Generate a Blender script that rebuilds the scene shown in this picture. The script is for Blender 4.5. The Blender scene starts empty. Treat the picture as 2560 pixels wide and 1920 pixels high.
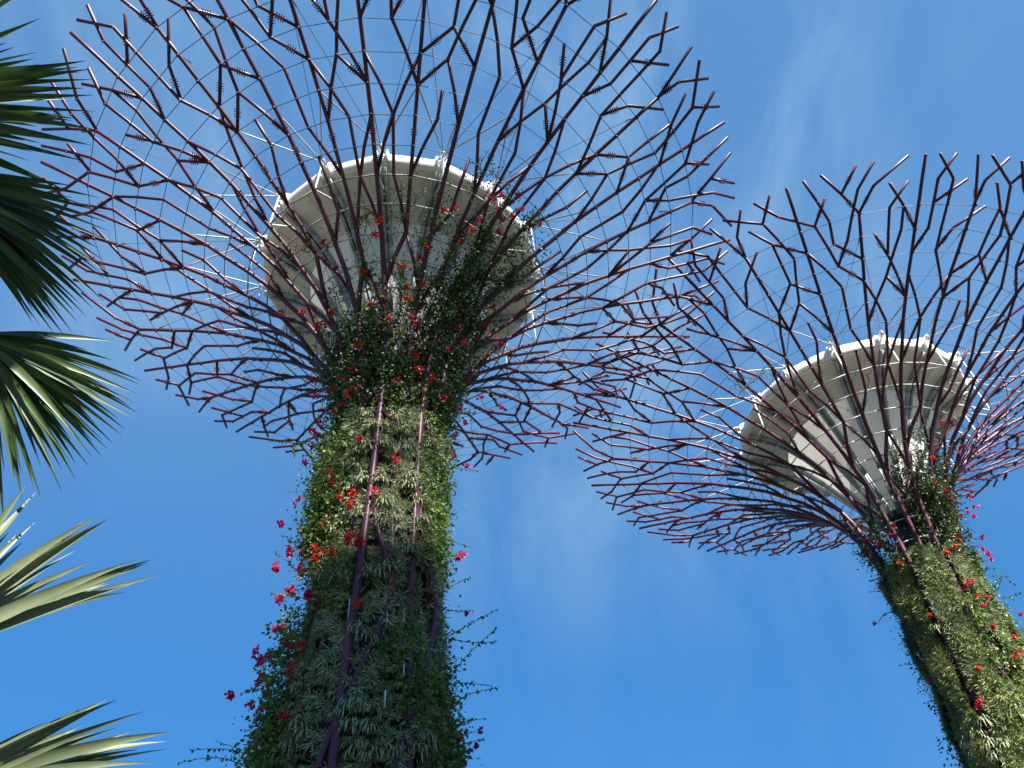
import bpy, math, random
import numpy as np
from mathutils import Vector, Matrix
rad = math.radians
scene = bpy.context.scene
COL = scene.collection
rng = np.random.default_rng(7)
random.seed(7)

# ---------------------------------------------------------------- camera
cam_data = bpy.data.cameras.new("camera")
cam_data.sensor_fit = 'HORIZONTAL'
cam_data.sensor_width = 36.0
cam_data.lens = 1926.29 / 2560 * 36.0
cam_data.clip_start = 0.1
cam_data.clip_end = 6000
cam = bpy.data.objects.new("camera", cam_data)
COL.objects.link(cam)
cam.matrix_world = Matrix.Translation((0, 0, 1.6)) @ Matrix.Rotation(rad(90 + 46.199), 4, 'X') @ Matrix.Rotation(rad(-4.601), 4, 'Z')
scene.camera = cam

# ---------------------------------------------------------------- sky, sun, exposure
CLOUD_LOC = (3.1, 8.2, 6.6)
SUN_EL, SUN_AZ = 40.0, 150.0          # azimuth clockwise from +Y (the way the camera looks)
world = bpy.data.worlds.new("World")
scene.world = world
world.use_nodes = True
nt = world.node_tree
for n in list(nt.nodes): nt.nodes.remove(n)
def wn(t): return nt.nodes.new(t)
w_out, w_bg = wn('ShaderNodeOutputWorld'), wn('ShaderNodeBackground')
sky = wn('ShaderNodeTexSky')
sky.sky_type = 'NISHITA'
sky.sun_disc = False
sky.sun_elevation = rad(SUN_EL)
sky.sun_rotation = rad(SUN_AZ)
sky.air_density = 1.0
sky.dust_density = 0.6
sky.ozone_density = 2.0
gam = wn('ShaderNodeGamma')
gam.inputs['Gamma'].default_value = 0.35
hsv = wn('ShaderNodeMixRGB'); hsv.blend_type = 'MULTIPLY'
hsv.inputs['Fac'].default_value = 1.0
hsv.inputs['Color2'].default_value = (0.27, 1.10, 2.36, 1)
nt.links.new(sky.outputs[0], gam.inputs['Color'])
nt.links.new(gam.outputs[0], hsv.inputs['Color1'])
# thin high cirrus: stretched noise on the sky direction
tc = wn('ShaderNodeTexCoord')
def noise(scale, rot, stretch, detail, rough, dist, loc=(0, 0, 0)):
    mp = wn('ShaderNodeMapping')
    mp.inputs['Rotation'].default_value = rot
    mp.inputs['Scale'].default_value = stretch
    mp.inputs['Location'].default_value = loc
    nz = wn('ShaderNodeTexNoise')
    nz.inputs['Scale'].default_value = scale; nz.inputs['Detail'].default_value = detail
    nz.inputs['Roughness'].default_value = rough; nz.inputs['Distortion'].default_value = dist
    nt.links.new(tc.outputs['Generated'], mp.inputs['Vector']); nt.links.new(mp.outputs[0], nz.inputs['Vector'])
    return nz
def ramp(src, a, b, top):
    r = wn('ShaderNodeValToRGB')
    r.color_ramp.elements[0].position = a; r.color_ramp.elements[1].position = b
    r.color_ramp.elements[0].color = (0, 0, 0, 1); r.color_ramp.elements[1].color = (top, top, top, 1)
    nt.links.new(src, r.inputs['Fac']); return r
wisps = ramp(noise(2.6, (0.3, 0.4, 0.7), (2.4, 1.0, 1.0), 12, 0.62, 0.6).outputs['Fac'], 0.40, 0.80, 1.0)
patch = ramp(noise(1.3, (0, 0, 0), (1, 1, 1), 3, 0.5, 0.0, CLOUD_LOC).outputs['Fac'], 0.38, 0.66, 0.75)
sep = wn('ShaderNodeSeparateXYZ'); nt.links.new(tc.outputs['Generated'], sep.inputs[0])
high = wn('ShaderNodeMapRange'); high.inputs['From Min'].default_value = 0.42; high.inputs['From Max'].default_value = 0.72
high.inputs['To Min'].default_value = 0.12; high.inputs['To Max'].default_value = 1.0
nt.links.new(sep.outputs['Z'], high.inputs['Value'])
haze = wn('ShaderNodeMath'); haze.operation = 'ADD'; haze.inputs[1].default_value = 0.17
mul2 = wn('ShaderNodeMath'); mul2.operation = 'MULTIPLY'
mul = wn('ShaderNodeMath'); mul.operation = 'MULTIPLY'
nt.links.new(wisps.outputs['Color'], mul.inputs[0]); nt.links.new(patch.outputs['Color'], mul.inputs[1])
mix = wn('ShaderNodeMixRGB')
mix.inputs['Color2'].default_value = (2.5, 3.9, 5.1, 1)
nt.links.new(mul.outputs[0], haze.inputs[0]); nt.links.new(haze.outputs[0], mul2.inputs[0]); nt.links.new(high.outputs[0], mul2.inputs[1])
nt.links.new(mul2.outputs[0], mix.inputs['Fac'])
nt.links.new(hsv.outputs[0], mix.inputs['Color1'])
nt.links.new(mix.outputs[0], w_bg.inputs['Color'])
nt.links.new(w_bg.outputs[0], w_out.inputs['Surface'])
w_bg.inputs['Strength'].default_value = 0.05

sun_data = bpy.data.lights.new("sun", 'SUN')
sun_data.energy = 5.0
sun_data.angle = rad(0.53)
sun_data.color = (1.0, 0.95, 0.87)
sun = bpy.data.objects.new("sun", sun_data)
COL.objects.link(sun)
sun_dir = Vector((math.sin(rad(SUN_AZ)) * math.cos(rad(SUN_EL)), math.cos(rad(SUN_AZ)) * math.cos(rad(SUN_EL)), math.sin(rad(SUN_EL))))
sun.rotation_euler = sun_dir.to_track_quat('Z', 'Y').to_euler()
sun.location = sun_dir * 60

vs = scene.view_settings
vs.view_transform = 'Standard'
vs.look = 'None'
vs.gamma = 1
vs.use_curve_mapping = False
vs.exposure = 1.9
scene.cycles.max_bounces = 6
scene.cycles.transparent_max_bounces = 6

# ---------------------------------------------------------------- materials
def material(name, color, color2=None, rough=0.5, scale=3.0, translucent=0.0, tcol=None, metallic=0.0, spec=0.5, bump=0.0, detail=4, ramp=(0.35, 0.65)):
    m = bpy.data.materials.new(name); m.use_nodes = True
    t = m.node_tree; b = t.nodes['Principled BSDF']
    b.inputs['Roughness'].default_value = rough
    b.inputs['Metallic'].default_value = metallic
    b.inputs['Specular IOR Level'].default_value = spec
    color2 = color2 or color
    co = t.nodes.new('ShaderNodeTexCoord'); n = t.nodes.new('ShaderNodeTexNoise')
    n.inputs['Scale'].default_value = scale; n.inputs['Detail'].default_value = detail
    r = t.nodes.new('ShaderNodeValToRGB')
    r.color_ramp.elements[0].position, r.color_ramp.elements[1].position = ramp
    r.color_ramp.elements[0].color = (*color, 1); r.color_ramp.elements[1].color = (*color2, 1)
    t.links.new(co.outputs['Object'], n.inputs['Vector'])
    t.links.new(n.outputs['Fac'], r.inputs['Fac'])
    t.links.new(r.outputs['Color'], b.inputs['Base Color'])
    if bump:
        bp = t.nodes.new('ShaderNodeBump'); bp.inputs['Strength'].default_value = bump; bp.inputs['Distance'].default_value = 0.02
        t.links.new(n.outputs['Fac'], bp.inputs['Height']); t.links.new(bp.outputs[0], b.inputs['Normal'])
    if translucent:
        tr = t.nodes.new('ShaderNodeBsdfTranslucent'); ms = t.nodes.new('ShaderNodeMixShader')
        ms.inputs[0].default_value = translucent
        if tcol: tr.inputs['Color'].default_value = (*tcol, 1)
        else: t.links.new(r.outputs['Color'], tr.inputs['Color'])
        t.links.new(b.outputs[0], ms.inputs[1]); t.links.new(tr.outputs[0], ms.inputs[2])
        t.links.new(ms.outputs[0], t.nodes['Material Output'].inputs['Surface'])
    return m
M = {}
M['paint'] = material('plum_paint', (0.052, 0.008, 0.024), (0.088, 0.015, 0.036), rough=0.46, scale=0.9, spec=0.4)
M['pipe'] = material('galvanised_pipe', (0.36, 0.37, 0.36), (0.46, 0.46, 0.44), rough=0.5, scale=4)
M['white_steel'] = material('white_steel', (0.78, 0.77, 0.73), (0.86, 0.85, 0.82), rough=0.45, scale=2)
M['cable'] = material('steel_cable', (0.025, 0.028, 0.032), (0.05, 0.055, 0.06), rough=0.5, scale=4)
M['beam'] = material('grey_steel', (0.30, 0.32, 0.34), (0.38, 0.40, 0.41), rough=0.5, scale=2)
M['panel'] = material('white_panel', (0.60, 0.575, 0.535), (0.78, 0.755, 0.71), rough=0.55, scale=0.7, detail=10)
M['membrane'] = material('cone_membrane', (0.64, 0.62, 0.565), (0.74, 0.72, 0.66), rough=0.6, scale=0.7, translucent=0.18)
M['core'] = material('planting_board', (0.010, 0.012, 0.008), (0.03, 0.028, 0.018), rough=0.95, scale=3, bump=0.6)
M['concrete'] = material('concrete', (0.20, 0.19, 0.18), (0.30, 0.29, 0.27), rough=0.9, scale=2)
M['dark_steel'] = material('dark_steel', (0.02, 0.02, 0.02), (0.04, 0.04, 0.04), rough=0.5)
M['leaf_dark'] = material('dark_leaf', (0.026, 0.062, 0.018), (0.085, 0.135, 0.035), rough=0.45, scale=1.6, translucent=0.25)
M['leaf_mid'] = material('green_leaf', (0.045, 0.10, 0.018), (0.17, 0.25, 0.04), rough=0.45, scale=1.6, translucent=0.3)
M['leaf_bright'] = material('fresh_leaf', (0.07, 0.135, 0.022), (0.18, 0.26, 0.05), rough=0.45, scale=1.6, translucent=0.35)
M['twig'] = material('vine_stem', (0.06, 0.04, 0.025), (0.11, 0.08, 0.05), rough=0.8, scale=4)
M['flower'] = [material('red_bract', (0.46, 0.010, 0.03), (0.62, 0.02, 0.07), rough=0.6, scale=3, translucent=0.3),
               material('scarlet_bract', (0.52, 0.018, 0.012), (0.66, 0.04, 0.02), rough=0.6, scale=3, translucent=0.3),
               material('pink_bract', (0.52, 0.012, 0.10), (0.66, 0.04, 0.18), rough=0.6, scale=3, translucent=0.3)]
M['rosette'] = material('rosette_leaf', (0.09, 0.135, 0.06), (0.27, 0.32, 0.115), rough=0.5, scale=0.55, translucent=0.2, detail=6)
M['fern'] = material('ferny_leaf', (0.08, 0.12, 0.05), (0.25, 0.28, 0.09), rough=0.55, scale=0.5, translucent=0.2, detail=6)
M['spider'] = material('striped_leaf', (0.08, 0.14, 0.05), (0.42, 0.44, 0.27), rough=0.45, scale=14.0, translucent=0.2, ramp=(0.40, 0.52))
M['palm_dark'] = material('palm_leaf', (0.028, 0.058, 0.016), (0.065, 0.105, 0.03), rough=0.42, scale=5, translucent=0.2)
M['palm_pale'] = material('pale_palm_leaf', (0.085, 0.11, 0.055), (0.15, 0.175, 0.095), rough=0.45, scale=5, translucent=0.15)
M['palm_stalk'] = material('palm_stalk', (0.10, 0.11, 0.05), (0.16, 0.15, 0.08), rough=0.6, scale=6)
M['bark'] = material('palm_bark', (0.12, 0.10, 0.08), (0.22, 0.19, 0.15), rough=0.95, scale=8, bump=0.8)
M['lawn'] = material('lawn', (0.035, 0.045, 0.022), (0.06, 0.07, 0.04), rough=0.95, scale=0.4)
M['tower'] = material('tower_wall', (0.45, 0.44, 0.42), (0.55, 0.54, 0.52), rough=0.8, scale=0.05)
M['glass'] = material('tower_glass', (0.03, 0.05, 0.07), (0.05, 0.07, 0.09), rough=0.15, scale=0.1)

# ---------------------------------------------------------------- mesh helpers
def mesh_obj(name, verts, faces, mat, parent=None, smooth=False):
    """faces: (n,k) array or list of such arrays"""
    me = bpy.data.meshes.new(name)
    verts = np.asarray(verts, dtype=np.float32).reshape(-1, 3)
    if not isinstance(faces, list): faces = [faces]
    faces = [np.asarray(f, dtype=np.int32) for f in faces if len(f)]
    loops = np.concatenate([f.ravel() for f in faces])
    tot = np.concatenate([np.full(len(f), f.shape[1], np.int32) for f in faces])
    start = np.concatenate([[0], np.cumsum(tot)[:-1]]).astype(np.int32)
    me.vertices.add(len(verts)); me.vertices.foreach_set('co', verts.ravel())
    me.loops.add(len(loops)); me.loops.foreach_set('vertex_index', loops)
    me.polygons.add(len(tot)); me.polygons.foreach_set('loop_start', start); me.polygons.foreach_set('loop_total', tot)
    me.update(calc_edges=True)
    me.validate()
    if smooth: me.polygons.foreach_set('use_smooth', np.ones(len(tot), dtype=bool))
    me.materials.append(mat)
    o = bpy.data.objects.new(name, me)
    COL.objects.link(o)
    if parent: o.parent = parent
    return o

class Geo:
    """collects pieces that become ONE mesh object"""
    def __init__(self): self.v = []; self.f = {}; self.n = 0
    def add(self, v, f):
        v = np.asarray(v, float).reshape(-1, 3)
        for a in (f if isinstance(f, list) else [f]):
            a = np.asarray(a, int)
            if len(a): self.f.setdefault(a.shape[1], []).append(a + self.n)
        self.v.append(v); self.n += len(v)
    def tube(self, pts, r, sides=8, caps=True):
        p = np.asarray(pts, float); n = len(p)
        rr = np.full(n, r) if np.isscalar(r) else np.asarray(r, float)
        d = np.diff(p, axis=0); d /= np.linalg.norm(d, axis=1)[:, None] + 1e-12
        tg = np.vstack([d[:1], d[:-1] + d[1:], d[-1:]]); tg /= np.linalg.norm(tg, axis=1)[:, None] + 1e-12
        up = np.array([0, 0, 1.0]) if abs(tg[0, 2]) < 0.9 else np.array([1.0, 0, 0])
        ang = np.linspace(0, 2 * np.pi, sides, endpoint=False)
        vs = []
        u = up - tg[0] * (up @ tg[0]); u /= np.linalg.norm(u)
        for i in range(n):
            u = u - tg[i] * (u @ tg[i]); u /= np.linalg.norm(u)
            w = np.cross(tg[i], u)
            k = 1.0
            if 0 < i < n - 1: k = 1 / max(0.75, math.sqrt((1 + d[i - 1] @ d[i]) / 2))
            vs.append(p[i] + rr[i] * k * (np.cos(ang)[:, None] * u + np.sin(ang)[:, None] * w))
        v = np.vstack(vs)
        a = np.arange(sides); b = (a + 1) % sides
        f = np.vstack([np.stack([i * sides + a, i * sides + b, (i + 1) * sides + b, (i + 1) * sides + a], 1) for i in range(n - 1)])
        fs = [f]
        if caps:
            fs.append(a[::-1][None]); fs.append((a + (n - 1) * sides)[None])
        self.add(v, fs)
    def box(self, c, ax, ay, az):
        """centre and three half-axis vectors"""
        c, ax, ay, az = (np.asarray(q, float) for q in (c, ax, ay, az))
        v = [c + sx * ax + sy * ay + sz * az for sx in (-1, 1) for sy in (-1, 1) for sz in (-1, 1)]
        f = [[0, 1, 3, 2], [4, 6, 7, 5], [0, 4, 5, 1], [2, 3, 7, 6], [0, 2, 6, 4], [1, 5, 7, 3]]
        self.add(v, np.array(f))
    def build(self, name, mat, parent=None, smooth=False):
        return mesh_obj(name, np.vstack(self.v), [np.vstack(a) for a in self.f.values()], mat, parent, smooth)

def empty(name, loc, rotz=0):
    o = bpy.data.objects.new(name, None)
    o.empty_display_size = 0.5
    o.location = loc; o.rotation_euler = (0, 0, rotz)
    COL.objects.link(o)
    return o
def tag(o, label=None, cat=None, group=None, kind=None):
    if label: o['label'] = label
    if cat: o['category'] = cat
    if group: o['group'] = group
    if kind: o['kind'] = kind
    return o

def unit(v): return v / (np.linalg.norm(v, axis=-1, keepdims=True) + 1e-12)
def leaves(centres, axis, normal, length, width, fold=0.18):
    """one folded pointed blade (two triangles pairs) per centre"""
    a = unit(axis); n = unit(normal - a * np.sum(normal * a, 1, keepdims=True)); s = np.cross(a, n)
    L = np.asarray(length).reshape(-1, 1); W = np.asarray(width).reshape(-1, 1)
    b = centres; m = centres + a * L * 0.45 - n * W * fold
    l = centres + a * L * 0.42 + s * W * 0.5; r = centres + a * L * 0.42 - s * W * 0.5; t = centres + a * L
    v = np.stack([b, l, m, r, t], 1).reshape(-1, 3)
    k = np.arange(len(centres))[:, None] * 5
    f = np.concatenate([k + np.array([0, 2, 1]), k + np.array([0, 3, 2]), k + np.array([1, 2, 4]), k + np.array([2, 3, 4])], 0)
    return v, f
# ---- positions measured on the trunks (metres from each trunk axis, height above ground)
FLOWERS_NEAR=[[-2.61,-0.58,22.28,0,1],[-1.24,-1.67,20.83,0,1],[-2.45,-0.55,21.58,0,1],[-2.58,-0.58,21.83,0,1],[-1.34,-1.49,19.98,0,1],[0.49,-1.97,20.36,0,1],[-0.95,-1.91,21.2,0,1],[1.59,-1.37,20.96,0,1],[-2.19,-0.49,20.32,0,1],[-0.48,-1.91,18.01,0,1],[-1.18,-1.59,16.9,0,1],[-1.22,-1.55,16.45,0,1],[-1.84,-0.71,18.41,0,1],[-1.75,-0.91,17.45,0,1],[-2.11,-0.47,18.27,0,1],[0.17,-1.97,15.76,0,1],[-2.06,-0.46,17.29,0,1],[-1.25,-1.55,15.19,0,1],[-0.4,-1.97,14.16,0,1],[-2.03,-0.45,14.96,0,1],[-1.98,-0.44,15.4,0,1],[-2.05,-0.46,14.34,0,1],[-1.39,-1.49,12.82,0,1],[0.69,-1.85,17.05,0,1],[2.54,0.51,22.91,0,1],[1.83,-0.9,20.52,0,1],[-1.01,-1.74,20.17,1,0.9],[-0.85,-1.83,20.2,1,0.9],[-1.77,-1.14,21.04,1,0.9],[1.14,-1.79,21.11,1,0.9],[-1.47,-1.35,19.76,1,0.9],[-0.89,-1.77,15.82,1,0.9],[-0.47,-1.92,15.76,1,0.9],[-0.55,-1.9,15.47,1,0.9],[-1.95,-0.43,16.7,1,0.9],[-0.12,-2.01,14.09,1,0.9],[-1.43,-1.4,14.39,1,0.9],[-0.88,-1.81,13.89,1,0.9],[-1.39,-1.46,13.96,1,0.9],[-2.49,-0.56,18.4,2,0.9],[-2.43,-0.54,19.76,2,0.9],[-2.25,-0.5,19.67,2,0.9],[-2.35,-0.53,19.14,2,0.9],[-2.47,-0.55,16.89,2,0.9],[-2.11,-0.47,15.65,2,0.9],[-2.46,-0.55,14.98,2,0.9],[-2.76,-0.62,14.45,2,0.9],[-2.84,-0.63,15.92,2,0.9],[-2.22,-0.5,13.69,2,0.9],[-2.5,-0.56,13.47,2,0.9],[2.28,0.51,21.39,2,0.55],[2.1,0.47,19.98,2,0.55],[2.16,0.69,21.88,2,0.55],[1.97,0.14,19.0,2,0.55],[3.03,0.68,22.15,2,0.55],[3.78,0.85,21.7,2,0.55],[2.41,0.54,20.75,2,0.55],[2.47,0.55,18.75,2,0.55],[2.26,0.5,15.17,2,0.55],[2.15,0.48,15.01,2,0.55],[-0.11,-4.43,25.45,1,0.9],[-0.59,-3.49,24.49,1,0.9],[0.11,-4.79,25.76,1,0.9],[0.68,-3.57,24.61,1,0.9],[0.8,-3.04,23.94,1,0.9],[0.87,-2.83,23.67,1,0.9],[-1.86,-2.4,23.77,1,0.9],[-2.16,-2.05,23.69,1,0.9],[-2.46,-1.88,23.87,1,0.9],[-0.81,-2.18,22.11,1,0.9],[-0.09,-2.19,21.58,1,0.9],[1.05,-1.91,21.54,1,0.9],[3.23,-3.97,26.05,1,0.9],[1.41,-3.66,24.98,1,0.9],[1.62,-3.93,25.28,1,0.9],[3.73,-1.24,25.0,1,0.9],[2.42,-1.55,23.52,1,0.9],[2.3,-4.73,26.18,1,0.9],[1.14,-2.32,22.89,0,0.9],[0.93,-2.5,23.1,0,0.9],[0.23,-2.56,22.85,0,0.9],[-3.05,-1.94,24.6,0,0.9],[-0.95,-1.9,21.17,0,0.9],[2.04,-1.34,22.54,0,0.9],[2.51,-1.07,23.25,0,0.9],[3.07,-0.75,23.97,0,0.9],[3.33,-0.81,24.35,0,0.9],[2.68,-1.78,24.06,0,0.9],[2.55,0.6,22.99,0,0.9],[1.4,-2.97,24.15,0,0.9],[2.81,-3.74,25.66,0,0.9],[-0.28,-2.8,23.44,0,0.9],[-1.62,-3.5,24.91,0,0.9],[-2.03,-4.22,25.67,2,0.9],[-4.18,-1.39,25.43,2,0.9],[3.82,0.4,24.89,2,0.9],[4.18,-3.59,26.4,2,0.9],[4.3,-4.27,26.76,2,0.9],[4.47,-4.71,27.03,2,0.9],[5.02,-4.59,27.2,2,0.9],[5.16,-4.07,27.07,2,0.9],[2.71,-4.75,26.37,2,0.9],[3.55,-4.14,26.35,2,0.9],[5.76,-3.4,27.14,2,0.9],[4.78,-3.96,26.85,2,0.9],[4.1,-4.7,26.87,2,0.9],[4.4,-3.96,26.67,2,0.9],[-0.38,-1.97,14.15,0,1],[-0.11,-2.01,14.08,0,1],[-2.05,-0.46,14.33,0,1],[-1.37,-1.51,12.8,0,1],[-1.38,-1.65,11.3,0,1],[-1.53,-1.59,10.72,0,1],[-2.14,-0.48,12.16,0,1],[-1.87,-0.98,11.75,0,1],[-2.3,-0.51,10.17,0,1],[-2.42,-0.54,10.72,0,1],[-2.53,-0.56,11.14,0,1],[-1.37,-1.85,9.41,0,1],[-1.4,-1.44,14.31,1,0.8],[-0.86,-1.82,13.85,1,0.8],[-1.98,-0.44,15.39,1,0.8],[-2.03,-0.45,14.93,1,0.8],[0.03,-2.09,12.04,1,0.8],[-2.46,-0.55,14.95,2,0.85],[-2.75,-0.61,14.44,2,0.85],[-2.22,-0.5,13.68,2,0.85],[-2.48,-0.55,13.44,2,0.85],[-2.42,-0.54,12.53,2,0.85],[-2.32,-0.52,12.52,2,0.85],[-2.87,-0.64,11.83,2,0.85],[-2.77,-0.62,11.65,2,0.85],[-2.66,-0.59,11.49,2,0.85],[-2.51,-0.56,11.68,2,0.85],[-2.66,-0.59,11.06,2,0.85],[-3.2,-0.71,10.67,2,0.85],[-2.67,-0.6,10.31,2,0.85],[-2.5,-0.56,10.36,2,0.85],[-2.52,-0.56,9.66,2,0.85],[2.32,0.52,15.16,2,0.45],[2.17,0.48,15.0,2,0.45],[2.41,0.54,13.15,2,0.45],[2.67,0.6,9.79,2,0.45],[2.57,0.57,9.41,2,0.45],[2.26,-0.43,9.2,2,0.45]]
FLOWERS_FAR=[[0.57,-3.54,24.55,1,0.8],[1.84,-3.68,25.17,1,0.8],[1.06,-2.89,23.84,1,0.8],[-1.52,-1.43,20.86,1,0.8],[0.68,-2.08,21.57,1,0.8],[0.44,-1.94,19.72,1,0.8],[0.02,-1.98,19.44,1,0.8],[0.78,-1.86,20.18,1,0.8],[1.08,-1.83,21.13,1,0.8],[-1.59,-1.18,19.53,1,0.8],[-1.38,-1.62,21.17,1,0.8],[2.39,-3.46,25.25,0,0.85],[0.86,-2.55,23.17,0,0.85],[0.74,-2.4,22.7,0,0.85],[1.28,-2.06,22.5,0,0.85],[1.46,-1.85,22.24,0,0.85],[2.53,-1.46,23.31,0,0.85],[-1.89,-0.86,20.82,0,0.85],[-2.07,-0.59,21.34,0,0.85],[1.65,-1.44,21.59,0,0.85],[0.09,-1.97,18.93,0,0.85],[2.76,-2.22,24.5,2,0.8],[2.61,-1.51,22.55,2,0.8],[3.1,-2.24,24.86,2,0.8],[1.86,-1.07,20.28,2,0.8],[1.84,-1.06,20.75,2,0.8],[1.74,-1.0,19.78,2,0.8],[2.35,-1.35,21.55,2,0.8],[2.22,-1.28,21.38,2,0.8],[2.55,-1.47,21.97,2,0.8],[2.0,-1.15,19.99,2,0.8],[2.08,-1.2,19.73,2,0.8],[2.09,-1.2,19.43,2,0.8],[2.19,-1.26,20.5,2,0.8],[2.24,-1.29,21.89,2,0.8],[-1.9,-0.84,20.78,0,0.85],[-1.58,-1.19,19.33,0,0.85],[-1.58,-1.19,19.54,0,0.85],[-1.51,-1.44,20.87,0,0.85],[0.06,-1.97,17.85,0,0.85],[0.35,-1.94,17.88,0,0.85],[0.34,-1.94,18.05,0,0.85],[0.63,-1.87,17.26,0,0.85],[0.33,-1.95,16.95,0,0.85],[-0.14,-1.97,16.59,0,0.85],[0.19,-1.97,16.0,0,0.85],[0.8,-1.81,15.57,0,0.85],[0.34,-1.97,14.67,0,0.85],[-1.38,-1.46,14.26,0,0.85],[-1.35,-1.51,13.37,0,0.85],[-1.48,-1.4,13.19,0,0.85],[0.67,-1.88,14.95,0,0.85],[0.12,-1.97,18.99,1,0.6],[0.19,-1.96,17.28,1,0.6],[-0.96,-1.76,14.51,1,0.6],[-1.47,-1.31,17.08,1,0.6],[-1.38,-1.4,18.09,1,0.6],[0.05,-1.98,19.45,1,0.6],[2.07,-1.2,19.71,2,0.6],[2.09,-1.21,19.44,2,0.6],[1.86,-1.07,16.66,2,0.6],[1.99,-1.15,16.9,2,0.6],[-2.44,1.4,18.31,2,0.6],[-1.99,-0.1,14.94,2,0.6],[-1.99,-0.01,19.75,2,0.6]]
SPIDERS_NEAR=[[-0.47,-1.63,19.22],[-0.13,-1.69,18.61],[-0.42,-1.64,18.01],[-0.21,-1.68,17.77],[0.23,-1.68,18.64],[0.53,-1.61,18.93],[0.89,-1.44,18.73],[0.73,-1.52,18.42],[-0.53,-1.6,17.69],[0.23,-1.68,17.9],[-1.08,-1.3,17.53],[-1.19,-1.2,17.1],[-0.33,-1.66,16.47],[0.2,-1.69,16.39],[1.05,-1.33,16.7],[0.98,-1.39,16.39],[0.88,-1.44,17.86],[0.43,-1.64,17.62],[0.29,-1.68,15.64],[0.39,-1.66,15.48],[-0.62,-1.58,17.07],[0.35,-1.68,14.81],[-0.34,-1.68,15.18],[1.32,-1.08,15.25],[1.27,-1.13,15.9],[-1.33,-1.11,14.0],[0.16,-1.74,13.14],[0.39,-1.71,13.18],[-0.66,-1.62,13.29],[0.97,-1.44,14.04],[1.11,-1.33,14.1],[-1.19,-1.23,15.13],[1.47,-0.83,18.46],[-0.74,-1.53,16.34],[1.57,-0.63,16.81],[-0.99,-1.37,18.12],[-1.35,-1.09,14.2],[-0.54,-1.67,13.11],[0.32,-1.72,13.17],[0.03,-1.86,11.48],[0.23,-1.86,11.31],[0.13,-2.02,9.54],[-0.09,-2.02,9.45],[0.44,-1.97,9.43],[0.11,-2.02,9.04],[0.53,-1.95,9.03],[-1.54,-1.27,9.82],[-1.18,-1.64,9.4],[-1.35,-1.51,8.9],[-1.6,-1.23,8.8],[0.26,-2.01,8.53],[0.63,-1.92,8.47],[0.61,-1.64,13.38],[-1.23,-1.23,13.53],[1.68,-1.13,8.88],[1.51,-1.34,8.62],[-1.4,-1.36,10.41],[-0.96,-1.78,9.03],[0.99,-1.76,8.5]]
SPIDERS_FAR=[[-1.35,-1.13,12.81],[-1.58,-0.79,12.54],[-1.47,-1.13,11.53],[-1.79,-0.36,11.78],[-1.16,-1.42,11.85],[-1.47,-1.07,12.01],[-1.76,-0.26,12.44],[-1.31,-1.07,16.49],[-0.41,-1.71,12.7],[-0.35,-1.72,13.01]]
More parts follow.
